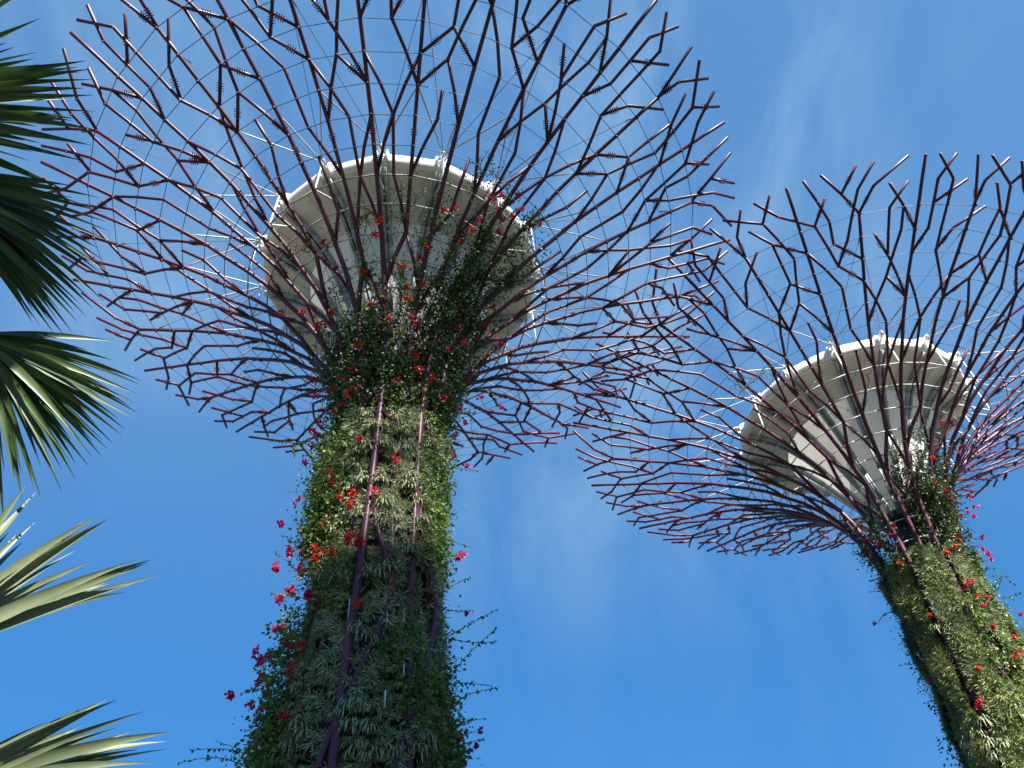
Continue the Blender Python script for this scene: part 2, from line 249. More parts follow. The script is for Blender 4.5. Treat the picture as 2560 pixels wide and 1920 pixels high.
SHOOTS_NEAR=[[[1.9,0.43,12.37],[2.26,0.51,12.32],[2.54,0.57,12.26],[2.86,0.64,12.23],[3.18,0.71,12.28]],[[1.94,0.43,12.37],[2.34,0.52,12.65],[2.75,0.61,12.94],[3.0,0.67,13.13],[3.13,0.7,13.25]],[[1.99,0.44,11.12],[2.26,0.5,11.53],[2.57,0.58,11.92],[2.98,0.67,12.32],[3.31,0.74,12.6],[3.5,0.78,12.76]],[[1.99,0.44,11.0],[2.29,0.51,11.09],[2.64,0.59,11.05],[3.02,0.67,10.98]],[[2.03,0.45,10.34],[2.25,0.5,10.61],[2.63,0.59,10.82],[2.94,0.66,10.9],[3.19,0.71,10.94]],[[1.99,0.45,10.23],[2.18,0.49,10.57],[2.22,0.5,11.05],[2.2,0.49,11.37]],[[1.9,0.42,13.27],[2.14,0.48,13.19],[2.47,0.55,13.16]],[[1.89,0.42,13.94],[2.1,0.47,14.07],[2.27,0.51,14.2]],[[1.89,0.42,14.83],[2.01,0.45,15.2],[2.1,0.47,15.52]],[[1.96,0.44,10.08],[2.25,0.5,10.01],[2.55,0.57,10.05]],[[1.96,0.44,9.6],[2.32,0.52,9.71],[2.65,0.59,9.79]],[[1.93,0.43,9.14],[2.18,0.49,9.04],[2.49,0.56,8.94]],[[1.96,0.44,9.39],[2.29,0.51,9.46],[2.61,0.58,9.57]],[[-2.05,-0.46,9.02],[-2.47,-0.55,9.19],[-2.83,-0.63,9.32],[-3.25,-0.73,9.47]],[[-2.24,-0.5,8.95],[-2.71,-0.61,9.22],[-3.15,-0.7,9.32],[-3.55,-0.79,9.31],[-3.79,-0.85,9.26]],[[-2.36,-0.53,8.89],[-2.76,-0.62,8.95],[-3.12,-0.7,9.11],[-3.43,-0.77,9.08],[-3.72,-0.83,8.95]],[[-2.33,-0.52,11.74],[-2.57,-0.57,11.86],[-2.75,-0.61,11.85],[-2.93,-0.65,11.81]],[[-2.38,-0.53,10.68],[-2.69,-0.6,10.83],[-3.0,-0.67,10.8],[-3.19,-0.71,10.71]],[[-2.6,-0.58,11.14],[-2.84,-0.63,11.29],[-3.03,-0.68,11.38]],[[-2.18,-0.49,14.97],[-2.45,-0.55,15.21],[-2.78,-0.62,15.5],[-3.06,-0.68,15.56]],[[-2.18,-0.49,15.02],[-2.35,-0.53,15.37],[-2.27,-0.51,15.69]],[[-2.15,-0.48,14.18],[-2.45,-0.55,14.6],[-2.57,-0.57,14.85]],[[-2.06,-0.46,13.48],[-2.3,-0.51,13.52],[-2.48,-0.55,13.44]],[[-2.01,-0.45,17.62],[-2.37,-0.53,17.68],[-2.72,-0.61,17.65],[-2.95,-0.66,17.54]],[[-2.05,-0.46,17.2],[-2.4,-0.54,17.18],[-2.65,-0.59,17.13]],[[-2.13,-0.47,18.58],[-2.3,-0.51,18.51],[-2.49,-0.56,18.4]],[[-2.5,-0.56,19.38],[-2.85,-0.64,19.25],[-3.26,-0.73,19.22],[-3.62,-0.81,19.2]],[[-2.82,-0.63,19.35],[-3.11,-0.69,19.13],[-3.19,-0.71,18.71]],[[2.5,0.56,22.33],[3.04,0.68,22.62],[3.57,0.8,22.45],[3.87,0.86,21.86]],[[2.28,0.51,21.32],[2.64,0.59,21.06]],[[1.98,0.44,18.74],[2.22,0.5,18.51],[2.56,0.57,18.34]],[[1.9,0.42,17.49],[2.13,0.48,17.81],[2.18,0.49,18.25],[1.98,0.44,18.61]],[[1.91,0.43,15.36],[2.04,0.46,15.58],[2.35,0.52,15.28]]]
SHOOTS_FAR=[[[1.67,-0.96,18.01],[1.97,-1.14,18.36],[2.18,-1.26,18.62],[2.35,-1.35,18.89]],[[1.83,-1.05,17.67],[2.21,-1.27,17.64],[2.58,-1.49,17.71]],[[1.85,-1.07,18.07],[2.31,-1.33,18.7],[2.37,-1.37,18.25],[2.47,-1.42,18.07]],[[1.54,-0.89,18.91],[1.81,-1.04,19.07],[2.03,-1.17,19.11],[2.34,-1.35,18.98]],[[-1.26,0.72,19.14],[-1.6,0.92,19.58],[-1.97,1.13,19.67]],[[-1.52,0.88,18.25],[-1.84,1.06,18.6],[-2.17,1.25,18.59],[-2.46,1.42,18.32]],[[-1.58,0.91,15.95],[-1.89,1.09,16.22],[-2.29,1.32,16.27]],[[-1.59,0.92,15.64],[-1.86,1.07,15.61],[-2.02,1.16,15.32]],[[-1.52,0.87,14.52],[-1.74,1.0,14.59],[-1.96,1.13,14.52]],[[-1.21,0.7,19.41],[-1.44,0.83,19.73],[-1.83,1.05,19.76]],[[-1.15,0.66,19.75],[-1.52,0.88,20.3],[-2.04,1.17,20.23]],[[-1.54,0.89,15.5],[-1.76,1.02,15.45]],[[-1.5,0.86,12.86],[-1.64,0.95,12.96],[-1.73,0.99,12.87]],[[1.91,-1.1,17.17],[1.92,-1.1,17.29],[1.78,-1.03,17.32]]]
PALM={'A':[[-2.588,1.159,4.698],[-1.842,0.905,5.178],[-1.902,1.047,5.195],[-2.147,1.2,5.338],[-2.027,1.216,5.102],[-2.08,1.247,5.391],[-2.093,1.261,5.349],[-1.755,1.214,5.13],[-1.778,1.271,5.186],[-1.983,1.387,5.483],[-1.748,1.288,5.107],[-1.791,1.371,5.143],[-2.027,1.438,5.441],[-1.77,1.408,5.05],[-1.821,1.5,5.075],[-2.04,1.556,5.327],[-1.814,1.529,4.975],[-1.887,1.61,4.989],[-2.016,1.726,4.951],[-1.87,1.255,4.691],[-2.169,1.695,5.032]],'B':[[-2.304,1.395,4.557],[-1.749,1.654,4.719],[-1.774,1.736,4.737],[-1.979,1.711,4.962],[-1.742,1.748,4.672],[-1.762,1.814,4.699],[-1.779,1.891,4.721],[-1.867,1.977,4.722],[-1.794,1.959,4.59],[-1.879,2.061,4.686],[-1.801,2.025,4.46],[-1.871,2.066,4.469],[-1.929,2.112,4.482],[-1.903,2.058,4.369],[-1.954,2.119,4.373],[-2.014,2.147,4.396],[-2.036,2.118,4.373],[-2.11,2.1,4.42],[-2.215,2.162,4.527],[-1.857,1.591,4.364],[-1.948,1.614,4.369],[-1.977,2.037,4.361]],'C':[[-2.264,1.982,4.236],[-1.703,2.347,4.268],[-1.896,2.323,4.541],[-2.093,2.341,4.479],[-1.7,2.367,4.252],[-1.734,2.436,4.257],[-1.786,2.485,4.269],[-1.727,2.446,4.161],[-1.769,2.497,4.176],[-1.83,2.557,4.169],[-1.79,2.494,4.069],[-1.85,2.545,4.07],[-1.901,2.589,4.084],[-1.867,2.524,3.98],[-1.93,2.547,4.006],[-1.969,2.614,4.003],[-1.957,2.553,3.874],[-1.905,2.403,3.845],[-2.067,2.638,3.892],[-1.921,2.375,3.758],[-2.103,2.584,3.813],[-2.051,2.459,3.755],[-2.13,2.527,3.745],[-2.076,2.377,3.717],[-2.252,2.637,3.711],[-2.069,2.282,3.722],[-1.835,2.272,3.872],[-1.75,2.226,4.074]],'D':[[-2.242,2.457,2.977],[-1.687,2.411,3.55],[-1.69,2.482,3.586],[-1.848,2.566,3.652],[-1.727,2.507,3.578],[-1.551,2.647,3.484],[-1.637,2.774,3.559],[-1.492,2.644,3.402],[-1.559,2.552,3.419],[-1.573,2.609,3.423],[-2.086,2.594,3.689],[-2.041,2.396,3.73],[-2.076,2.508,3.783],[-2.122,2.624,3.614],[-2.193,2.818,3.615],[-1.783,2.756,3.455],[-1.646,2.704,3.376]],'E':[[-2.198,2.689,2.546],[-1.602,2.826,2.981],[-1.717,2.945,3.039],[-1.622,2.986,2.987],[-1.515,2.886,2.954],[-1.444,3.02,2.924],[-1.483,3.098,2.892],[-1.907,2.907,2.952],[-1.774,2.834,2.934],[-1.788,3.034,3.079],[-1.478,3.05,2.901],[-1.456,2.955,2.783],[-1.661,3.024,2.851],[-1.743,2.895,2.925],[-1.702,2.991,2.961]]}
CROWNS=([-3.236,1.987,4.195],[-3.275,3.118,2.443])
TWIGS_FAR=[[-5.92,-5.4,28.01],[-5.41,-5.19,27.72],[-1.46,-5.66,26.75],[-0.76,-5.12,26.28],[-4.91,-4.82,27.36],[-4.04,-4.51,26.89],[-6.32,-4.85,27.99],[-7.62,0.15,27.8],[-7.16,0.71,27.54],[-5.94,0.99,26.86],[-5.34,-0.05,26.42],[-3.2,6.06,27.34],[-3.13,3.65,25.96],[-6.79,-4.45,28.06],[-2.85,-4.2,26.2]]
TWIGS_NEAR=[[-0.62,-4.92,26.09],[-0.4,-4.83,25.99],[0.2,-4.93,26.07],[0.92,-5.54,26.6],[1.34,-5.11,26.38],[1.53,-4.77,26.13],[1.11,-4.7,25.98],[-1.94,-4.06,25.69],[-2.87,-3.84,25.94],[-0.19,-5.08,26.2],[3.54,-5.2,27.03],[3.84,-5.72,27.36]]
DRIP_PIPES=[[[1.09,-1.48,12.25],[1.1,-1.53,11.65]],[[1.17,-1.59,10.64],[1.17,-1.62,10.3]],[[0.81,-1.87,9.89],[0.82,-1.89,9.47]],[[-0.29,-1.79,12.45],[-0.26,-1.87,11.58],[-0.22,-1.96,10.61]],[[-0.25,-1.98,10.39],[-0.28,-2.04,9.36]],[[0.7,-1.71,12.07],[0.71,-1.74,11.73]],[[0.51,-1.82,11.54],[0.48,-1.85,11.29]]]
# ---------------------------------------------------------------- ground
g = Geo(); g.add([(-3000, -3000, -.24), (3000, -3000, -.24), (3000, 3000, -.24), (-3000, 3000, -.24)], np.array([[0, 1, 2, 3]]))
tag(g.build('ground', M['lawn']), kind='structure')
# ---------------------------------------------------------------- steel supertrees
# steel skin: radius and height at every hoop (index -11 .. 13), metres, height above the tree's base
SK_I = np.arange(-11, 14)
SK_R = np.array([2.10, 1.84, 1.78, 1.77, 1.77, 1.78, 1.84, 1.98, 2.22, 2.60, 3.14, 3.756, 4.513, 5.28, 6.126, 7.002, 7.882, 8.824, 9.765, 10.741, 11.693, 12.68, 13.64, 14.62, 15.62])
SK_Z = 1.6 + np.array([8.0, 11.0, 14.0, 16.0, 17.0, 18.0, 18.96, 19.94, 20.9, 21.82, 22.64, 23.433, 24.097, 24.779, 25.335, 25.83, 26.358, 26.765, 27.16, 27.498, 27.866, 28.202, 28.572, 28.902, 29.202])
def skin_i(j, i, off=0.0):
    r = np.interp(i, SK_I, SK_R); z = np.interp(i, SK_I, SK_Z)
    if off:
        dr = np.interp(i + .5, SK_I, SK_R) - np.interp(i - .5, SK_I, SK_R); dz = np.interp(i + .5, SK_I, SK_Z) - np.interp(i - .5, SK_I, SK_Z)
        l = math.hypot(dr, dz); r += off * dz / l; z -= off * dr / l
    a = rad(11.25 * j)
    return (r * math.sin(a), -r * math.cos(a), z)
ZK = np.array([0.0, 4.0] + list(SK_Z)); RK = np.array([2.75, 2.3] + list(SK_R))
def skin_z(j, z, off=0.0):
    r = np.interp(z, ZK, RK) + off
    a = rad(11.25 * j)
    return (r * math.sin(a), -r * math.cos(a), z)
def path_i(nodes, off=0.0):
    out = []
    for (j0, i0), (j1, i1) in zip(nodes[:-1], nodes[1:]):
        n = max(1, int(round(abs(i1 - i0))))
        for k in range(n):
            t = k / n; out.append(skin_i(j0 + (j1 - j0) * t, i0 + (i1 - i0) * t, off))
    out.append(skin_i(*nodes[-1], off))
    return out
def path_z(nodes, off=0.0):
    out = []
    for (j0, z0), (j1, z1) in zip(nodes[:-1], nodes[1:]):
        n = max(1, int(abs(z1 - z0) / 0.8), int(abs(j1 - j0) / 0.5))
        for k in range(n):
            t = k / n; out.append(skin_z(j0 + (j1 - j0) * t, z0 + (z1 - z0) * t, off))
    out.append(skin_z(*nodes[-1], off))
    return out
Zm = lambda q: 20 * q + 1.6
# the branching repeats every four ribs (45 degrees); nodes are (rib, hoop)
BRANCHES = [
    [(1, 10), (.75, 11), (.5, 12)], [(.75, 11), (1.0, 12)], [(1, 10), (1.25, 11), (1.75, 12)],
    [(1, 7), (.5, 8), (.25, 10), (-.25, 11), (-.5, 12)], [(.25, 10), (.5, 11)], [(.5, 8), (.75, 9), (1.0, 11), (1.25, 12)],
    [(1, 8), (.5, 9), (.5, 10), (.25, 12)], [(0, 9), (-.5, 10), (-.75, 11)], [(-1, 7), (-.5, 8), (-.5, 10)], [(0, 7), (-.5, 8)],
    [(1, 3), (.5, 5), (.5, 7), (.25, 8), (0, 9)], [(3, 10), (2.78, 12)], [(3, 10), (3.05, 11), (3.3, 12)],
    [(3, 6), (3.5, 7), (3.75, 9), (3.5, 11), (3, 12)], [(3.5, 11), (3.75, 12)], [(4, 5), (3.5, 7)],
    [(2, 9), (1.75, 10), (1.5, 11)], [(2, 6), (1.5, 8), (1.5, 10), (1.78, 11)], [(1, 5), (1.5, 7), (1.75, 9), (1.75, 10)],
    [(2, 6), (1.5, 7)], [(1.5, 8), (1.25, 9)], [(2, 8), (2.25, 9), (2.25, 11), (2.45, 12)], [(2.25, 10), (2.75, 11)],
    [(3, 6), (2.5, 8), (2.5, 11), (2.2, 12)], [(2.5, 8), (2.75, 9), (3.22, 10)], [(3, 3), (3.5, 5), (3.5, 6)],
    [(2, 3), (2.5, 5), (3, 7)], [(3, 1), (2.5, 3), (2.5, 5), (2, 7)], [(1, 1), (1.5, 3), (2, 5)], [(2, 1), (1.5, 3), (1.5, 5), (1, 7)],
    [(0, 1), (.5, 2), (.5, 4)],
    [(1, 0), (2, -2)], [(3, 1), (4, -1)], [(2, -2), (0, -4)], [(0, -2), (2, -4)],
]
RIBS = {
    0: ([(0, 12), (0, -3)], [(0, Zm(.97)), (.1, Zm(.89)), (.07, Zm(.84)), (-.2, Zm(.77)), (-.25, Zm(.71)), (.0, Zm(.62)), (.1, Zm(.555))]),
    1: ([(1, 10), (1, 0), (0, -2)], None),
    2: ([(2, 12), (2, -3)], [(2, Zm(.96)), (1.91, Zm(.86)), (1.83, Zm(.80)), (1.78, Zm(.74)), (1.66, Zm(.66)), (1.5, Zm(.54)), (1.43, Zm(.42)), (1.45, Zm(.33)), (1.45, 0.0)]),
    3: ([(3, 10), (3, 1), (2, -1)], None),
}
BRACES = [  # diagonal tubes on the trunk, nodes (rib, height)
    [(1.78, Zm(.735)), (2.47, Zm(.66)), (3.4, Zm(.61)), (4.1, Zm(.555))],
    [(4.1, Zm(.555)), (3.3, Zm(.50)), (2.6, Zm(.457)), (1.45, Zm(.385))],
    [(1.44, Zm(.385)), (.92, Zm(.35)), (.1, Zm(.30)), (-1.0, Zm(.22)), (-2.5, Zm(.12))],
    [(2, Zm(.955)), (.44, Zm(.91))], [(2.24, Zm(.88)), (2.9, Zm(.87)), (4.07, Zm(.85))],
]
def pegs(geo, a, b, n=4):
    """the little studs welded round a branch near its foot"""
    a, b = np.array(a), np.array(b); d = unit(b - a)
    c = np.array([a[0], a[1], 0]); nrm = unit(np.cross(d, np.array([0, 0, 1.0]) + 1e-3)); oth = np.cross(d, nrm)
    m = a + (b - a) * 0.38
    for k in range(n):
        p = m + d * 0.085 * k
        for s in (nrm, -nrm, oth, -oth):
            geo.box(p + s * .095, d * .014, np.cross(d, s) * .014, s * .035)

def in_view_size(base, rotz, pts):
    """rough size in the picture: length over distance, for the parts that are in the frame"""
    Rz = Matrix.Rotation(rotz, 3, 'Z'); inv = cam.matrix_world.inverted(); tot = 0
    P = [inv @ (Rz @ Vector(p) + Vector(base)) for p in pts]
    for a, b in zip(P[:-1], P[1:]):
        m = (a + b) / 2
        if m.z < 0 and abs(m.x / m.z) < .68 and abs(m.y / m.z) < .52: tot += (a - b).length / -m.z
    return tot

def build_supertree(base, rotz, label, proud):
    root = empty('supertree', base, rotz)
    tag(root, label, 'supertree', 'steel supertrees')
    # --- planted column and inner steel column
    prof = [(2.35, 0), (1.95, 4), (1.62, 9), (1.52, 13), (1.48, 18), (1.48, 20.2), (1.3, 20.5), (0.0, 20.5)]
    n = 48; ang = np.linspace(0, 2 * np.pi, n, endpoint=False)
    v = np.vstack([np.stack([r * np.sin(ang), -r * np.cos(ang), np.full(n, z)], 1) for r, z in prof])
    a = np.arange(n); b = (a + 1) % n
    f = np.vstack([np.stack([i * n + a, i * n + b, (i + 1) * n + b, (i + 1) * n + a], 1) for i in range(len(prof) - 1)])
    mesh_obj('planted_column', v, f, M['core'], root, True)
    g = Geo(); g.tube([(0, 0, 20.45), (0, 0, 22.4)], 0.62, 24); g.tube([(0, 0, 22.4), (0, 0, 22.75)], 0.86, 24)
    g.build('inner_column', M['dark_steel'], root)
    # --- ribs
    for s in range(8):
        for q, (top, low) in RIBS.items():
            pts = path_i([(j + 4 * s, i) for j, i in top])
            rr = [0.071] * len(pts)
            if low:
                tail = path_z([(j + 4 * s, z) for j, z in low], -.2 if q == 0 else proud if s == 0 else proud - .06 if s == 1 else -.15)[1:]
                rr += [0.10 if q == 0 else 0.118] * len(tail)
                pts += tail
                for k, t in enumerate(np.linspace(.071, .1, 12)):
                    rr[len(path_i(top)) - 12 + k] = t
            else:
                rr[-6:] = list(np.linspace(.071, .088, 6))
            g = Geo(); g.tube(pts, rr, 10)
            if low:
                for k in range(len(pts) - len(tail), len(pts) - 1, 3):    # sleeve joints
                    p0, p1 = np.array(pts[k]), np.array(pts[k + 1]); d = unit(p1 - p0)
                    g.tube([p0 + d * .1, p0 + d * .22], rr[k] * 1.06, 10)
            pegs(g, skin_i(q + 4 * s, 4), skin_i(q + 4 * s, 5), 3)
            for i in range(4, 11):                                   # cable clamps
                if i > top[0][1]: continue
                p = np.array(skin_i(q + 4 * s, i, .07)); g.box(p, (.04, 0, 0), (0, .04, 0), (0, 0, .06))
            g.build('rib', M['paint'], root)
    # --- forked branches
    todo = []
    for s in range(8):
        for k, nodes in enumerate(BRANCHES):
            pts = path_i([(j + 4 * s, i) for j, i in nodes], 0.03 if k % 2 else -0.03)
            todo.append((in_view_size(base, rotz, pts), pts))
    todo.sort(key=lambda t: -t[0])
    rest = Geo()
    for n_, (_, pts) in enumerate(todo):
        g = Geo() if n_ < 100 else rest
        g.tube(pts, 0.062, 8)
        if len(pts) > 1: pegs(g, pts[0], pts[1])
        for p in pts[1:-1]: g.box(np.array(p) + np.array([0, 0, -.075]), (.03, 0, 0), (0, .03, 0), (0, 0, .03))
        if n_ < 100: g.build('branch', M['paint'], root)
    tag(rest.build('branch', M['paint'], root), kind='stuff')
    # --- diagonal braces on the trunk
    for s in range(8):
        for nodes in BRACES:
            g = Geo(); p = path_z([(j + 4 * s, z) for j, z in nodes], proud if s < 2 else -.12)
            g.tube(p, 0.082, 10)
            g.build('brace', M['paint'], root)
    # --- hoops
    for i in range(-5, 4):
        g = Geo(); p = [skin_i(j, i, -.09) for j in range(33)]
        for a_, b_ in zip(p[:-1], p[1:]): g.tube([a_, b_], 0.031, 6)
        g.build('ring_pipe', M['pipe'], root)
    for i in range(4, 11):
        g = Geo(); p = [skin_i(j, i, .09) for j in range(33)]
        for a_, b_ in zip(p[:-1], p[1:]): g.tube([a_, b_], 0.0135, 4, False)
        if i % 2 == 0:
            a_, b_ = np.array(p[7]), np.array(p[8]); g.tube([a_ * .62 + b_ * .38, a_ * .38 + b_ * .62], 0.022, 6)
        g.build('ring_cable', M['cable'], root)
    # --- dish: sixteen panels between sixteen radial beams
    LIP = [(5.1, 29.2), (5.5, 29.27), (5.74, 29.2), (5.83, 29.05), (5.84, 28.86), (5.80, 28.72), (5.71, 28.62), (5.56, 28.58)]
    UND = [(5.56, 28.58), (4.9, 28.36), (4.25, 28.02), (3.72, 27.60)]
    CON = [(3.72, 27.60), (3.15, 26.95), (2.45, 25.85), (1.75, 24.55), (1.15, 23.35), (.78, 22.50)]
    def corner(r, z, k): a = rad(22.5 * k); return np.array([r * math.sin(a), -r * math.cos(a), z])
    def shell(prof, k0, k1, cuts, sag=0.0, inset=0.0):
        vs = []
        for r, z in prof:
            A, B = corner(r, z, k0), corner(r, z, k1)
            for c in range(cuts + 1):
                t = c / cuts; p = A + (B - A) * t
                bulge = (sag[len(vs) // (cuts + 1)] if not np.isscalar(sag) else sag) * 4 * t * (1 - t)
                vs.append(p * np.array([1 - bulge / max(r, .5), 1 - bulge / max(r, .5), 1]))
        w = cuts + 1
        fs = [[i * w + c, i * w + c + 1, (i + 1) * w + c + 1, (i + 1) * w + c] for i in range(len(prof) - 1) for c in range(cuts)]
        return np.array(vs), np.array(fs)
    g = Geo()
    for k in range(16): g.add(*shell(LIP, k, k + 1, 8, sag=-0.03))
    dish = g.build('dish', M['white_steel'], root, True)
    for k in range(16):
        g = Geo(); g.add(*shell(UND, k, k + 1, 8, sag=[-.03, -.03, -.03, -.04]))
        for t in (0.0,):
            pass
        m0 = [(corner(r, z, k) + corner(r, z, k + 1)) / 2 * np.array([1.012, 1.012, 1]) + np.array([0, 0, -.004]) for r, z in UND]
        g.build('dish_panel', M['panel'], dish, True)
        gg = Geo(); gg.add(*shell(CON, k, k + 1, 8, sag=[-.04, 0, .05, .06, .05, .03]))
        gg.build('cone_panel', M['membrane'], dish, True)
        gj = Geo(); gj.tube([p + np.array([0, 0, -.012]) for p in m0], 0.007, 4)
        gj.build('panel_joint', M['dark_steel'], dish)
    full = UND + CON[1:]
    for k in range(16):
        g = Geo(); a = rad(22.5 * k); side = np.array([math.cos(a), math.sin(a), 0])
        for i in range(len(full) - 1):
            (r0, z0), (r1, z1) = full[i], full[i + 1]
            t = np.array([r1 - r0, z1 - z0]); L = np.hypot(*t); t /= L; nn = np.array([-t[1], t[0]])
            if nn[1] > 0: nn = -nn
            c = corner((r0 + r1) / 2 + nn[0] * .10, (z0 + z1) / 2 + nn[1] * .10, k)
            er = np.array([math.sin(a), -math.cos(a), 0])
            at = (er * t[0] + np.array([0, 0, t[1]])) * (L / 2 + .01); an = (er * nn[0] + np.array([0, 0, nn[1]]))
            wk = float(np.clip((r0 + r1) / 2 / 3.6, .22, 1.0)); an = an * (0.45 + 0.55 * wk)
            for sx in (-1, 1):
                g.box(c + side * sx * .145 * wk, at, side * .022, an * .11)
                g.box(c + side * sx * .105 * wk + an * .095, at * .998, side * .06, an * .012)
            g.box(c - an * .06, at * .997, side * .12 * wk, an * .012)
        g.build('beam', M['beam'], dish)
        # rounded white ears either side of the beam end
        for sx in (-1, 1):
            o = corner(5.60, 28.94, k) + side * sx * .21
            g = Geo(); g.tube([o - side * .035, o + side * .035], 0.39, 24)
            g.build('rim_ear', M['white_steel'], dish, False)
        g = Geo()
        hub = corner(6.05, 29.12, k)
        er = np.array([math.sin(a), -math.cos(a), 0]); zz = np.array([0, 0, 1.0])
        g.box((corner(5.75, 28.98, k) + hub) / 2, er * .2, side * .05, zz * .06)
        g.box(hub, er * .11, side * .03, zz * .12)
        g.box(hub, er * .10, side * .12, zz * .02)
        g.build('gusset', M['white_steel'], dish)
    # --- struts and stay cables between the dish rim and the skin
    for k in range(16):
        j = 2 * k; hub = corner(6.05, 29.12, k)
        for jj, ii in ((j - 1, 6), (j + 1, 6), (j, 5.7)):
            e = np.array(skin_i(jj, ii, -.09)); d = e - hub
            g = Geo(); g.tube([hub, hub + d * .12, hub + d * .86, hub + d * .9, e], [.012, .028, .028, .025, .012], 6); g.build('strut', M['pipe'], root)
        for jj in (j - 1, j + 1):
            e = np.array(skin_i(jj, 9, -.09)); d = e - hub
            g = Geo(); g.tube([hub, e], .0105, 4, False); g.tube([hub + d * .93, hub + d * .985], .022, 6); g.build('stay_cable', M['cable'], root)
        e = np.array(skin_i(j, 3, -.09)); d = hub - e
        g = Geo(); g.tube([e, e + d * .1, e + d * .9, hub], [.014, .034, .034, .014], 6)
        g.build('strut', M['white_steel'], root)
        g = Geo(); bm = corner(4.75, 28.14, k); g.tube([e, e + (bm - e) * .1, e + (bm - e) * .9, bm], [.014, .028, .028, .014], 6)
        g.build('strut', M['white_steel'], root)
    return root

NEAR_BASE, NEAR_ROT = (20 * math.sin(rad(-12.59239)), 20 * math.cos(rad(-12.59239)), 0.0), rad(-33.75 + 12.59239)
FAR_BASE, FAR_ROT = (35.6115 * math.sin(rad(29.94557)), 35.6115 * math.cos(rad(29.94557)), -0.229), rad(7.8 - 29.94557)
near_tree = build_supertree(NEAR_BASE, NEAR_ROT, 'nearer and larger steel supertree, trunk covered in vines and spider plants, in mid frame', 0.04)
far_tree = build_supertree(FAR_BASE, FAR_ROT, 'farther leaning steel supertree at the right edge, its pale funnel mostly bare of vines', -.12)
# ---------------------------------------------------------------- living walls
NEAR = dict(c=np.array(NEAR_BASE), az=rad(-12.59239)); FAR = dict(c=np.array(FAR_BASE), az=rad(29.94557))
def wall_r(z): return np.interp(z, ZK, RK)
def on_wall(th, z, r):
    """th: angle (rad, world) round the trunk measured from -Y; returns offset from the tree axis"""
    return np.stack([r * np.sin(th), -r * np.cos(th), z], -1)
def base_off(t): return t['c'] * np.array([1, 1, 1])
def rvec(n): return unit(rng.normal(size=(n, 3)))

def leaf_cloud(c, outward, size, hang=0.4):
    n = len(c)
    ax = unit(outward * 0.5 + rvec(n) * 0.9 + np.array([0, 0, -hang]))
    nr = unit(outward * 0.6 + rvec(n) * 0.8 + np.array([0, 0, 0.5]))
    L = size * rng.uniform(.7, 1.3, n)
    return leaves(c, ax, nr, L, L * rng.uniform(.6, .8, n))

CLIMBERS = []
def climber(t, label, th0, th1, z0, z1, n, mat, size=.105, stems=10, spread=.30, depth=(-.3, .32), name='bougainvillea', group='flowering climbers on the near trunk', inside=False, rib=False, clump=28):
    A = t['az']
    thm = rad((th0 + th1) / 2) - A; zm = (z0 + z1) / 2
    org = on_wall(np.array(thm), np.array(z0), np.array(wall_r(z0)))
    root = empty(name, t['c'] + org)
    tag(root, label, name.replace('_', ' '), group)
    g = Geo(); lines = []
    for s in range(stems):
        m = 14; zz = np.linspace(z0 - rng.uniform(0, .3), z0 + (z1 - z0) * rng.uniform(.55, 1.0), m)
        th = rad(rng.uniform(th0, th1)) - A + np.cumsum(rng.normal(0, rad(2.2), m))
        if rib:
            j = np.round((np.degrees(th) - rib) / 11.25); th = rad(1) * (j * 11.25 + rib) + rng.normal(0, .015, m)
        th = np.clip(th, rad(th0) - A, rad(th1) - A)
        rr = wall_r(zz) + rng.normal(0, .07, m) + (rng.uniform(-.9, 0) if inside else 0)
        p = on_wall(th, zz, rr) - org
        lines.append(p); g.tube(p, np.linspace(.022, .007, m), 5)
    g.build('stem', M['twig'], root)
    nc = max(1, n // clump)
    li = rng.integers(0, stems, nc); ti = rng.uniform(.08, 1, nc) * 13
    k = np.clip(ti.astype(int), 0, 12); fr = (ti - k)[:, None]
    P = np.array(lines); c0 = P[li, k] * (1 - fr) + P[li, k + 1] * fr
    rad_out = c0 + org; rad_out[:, 2] = 0; rad_out = unit(rad_out)
    c0 = c0 + rad_out * rng.uniform(depth[0], depth[1], nc)[:, None]
    sp = spread * rng.uniform(.3, 1.15, nc)
    c = np.repeat(c0, clump, 0) + rng.normal(size=(nc * clump, 3)) * np.repeat(sp, clump)[:, None] * np.array([.8, .8, 1.1])
    o = np.repeat(rad_out, clump, 0)
    mesh_obj('foliage', *leaf_cloud(c, o, size * np.repeat(rng.uniform(.65, 1.4, nc), clump)), mat, root)
    CLIMBERS.append((t, root, org, rad(th0) - A, rad(th1) - A, z0, z1, mat))
    return root

def nearest_climber(t, p):
    th = math.atan2(p[0], -p[1]); best = None
    for c in CLIMBERS:
        if c[0] is not t: continue
        dz = max(c[5] - p[2], 0, p[2] - c[6]); m = (c[3] + c[4]) / 2; h = abs(c[4] - c[3]) / 2
        dth = abs((th - m + math.pi) % (2 * math.pi) - math.pi); d = dz + 2.5 * max(0, dth - h)
        if best is None or d < best[0]: best = (d, c)
    return best[1]

def flower_cluster(t, x, y, z, col, s):
    c = nearest_climber(t, (x, y, z)); s = s * (.74 if t is NEAR else .58); n = int(40 * s) + 8
    org = np.array([x, y, z]) - c[2]
    out = unit(np.array([x, y, 0.0]))
    lobes = rng.normal(size=(3, 3)) * .07 * s
    p = org + out * .12 + lobes[rng.integers(0, 3, n)] + np.clip(rng.normal(size=(n, 3)), -1.8, 1.8) * .068 * s
    ax = unit(rvec(n) + out * .5); nr = rvec(n); L = .10 * rng.uniform(.8, 1.25, n)
    mesh_obj('flower_cluster', *leaves(p, ax, nr, L, L * .85, .1), M['flower'][col], c[1])

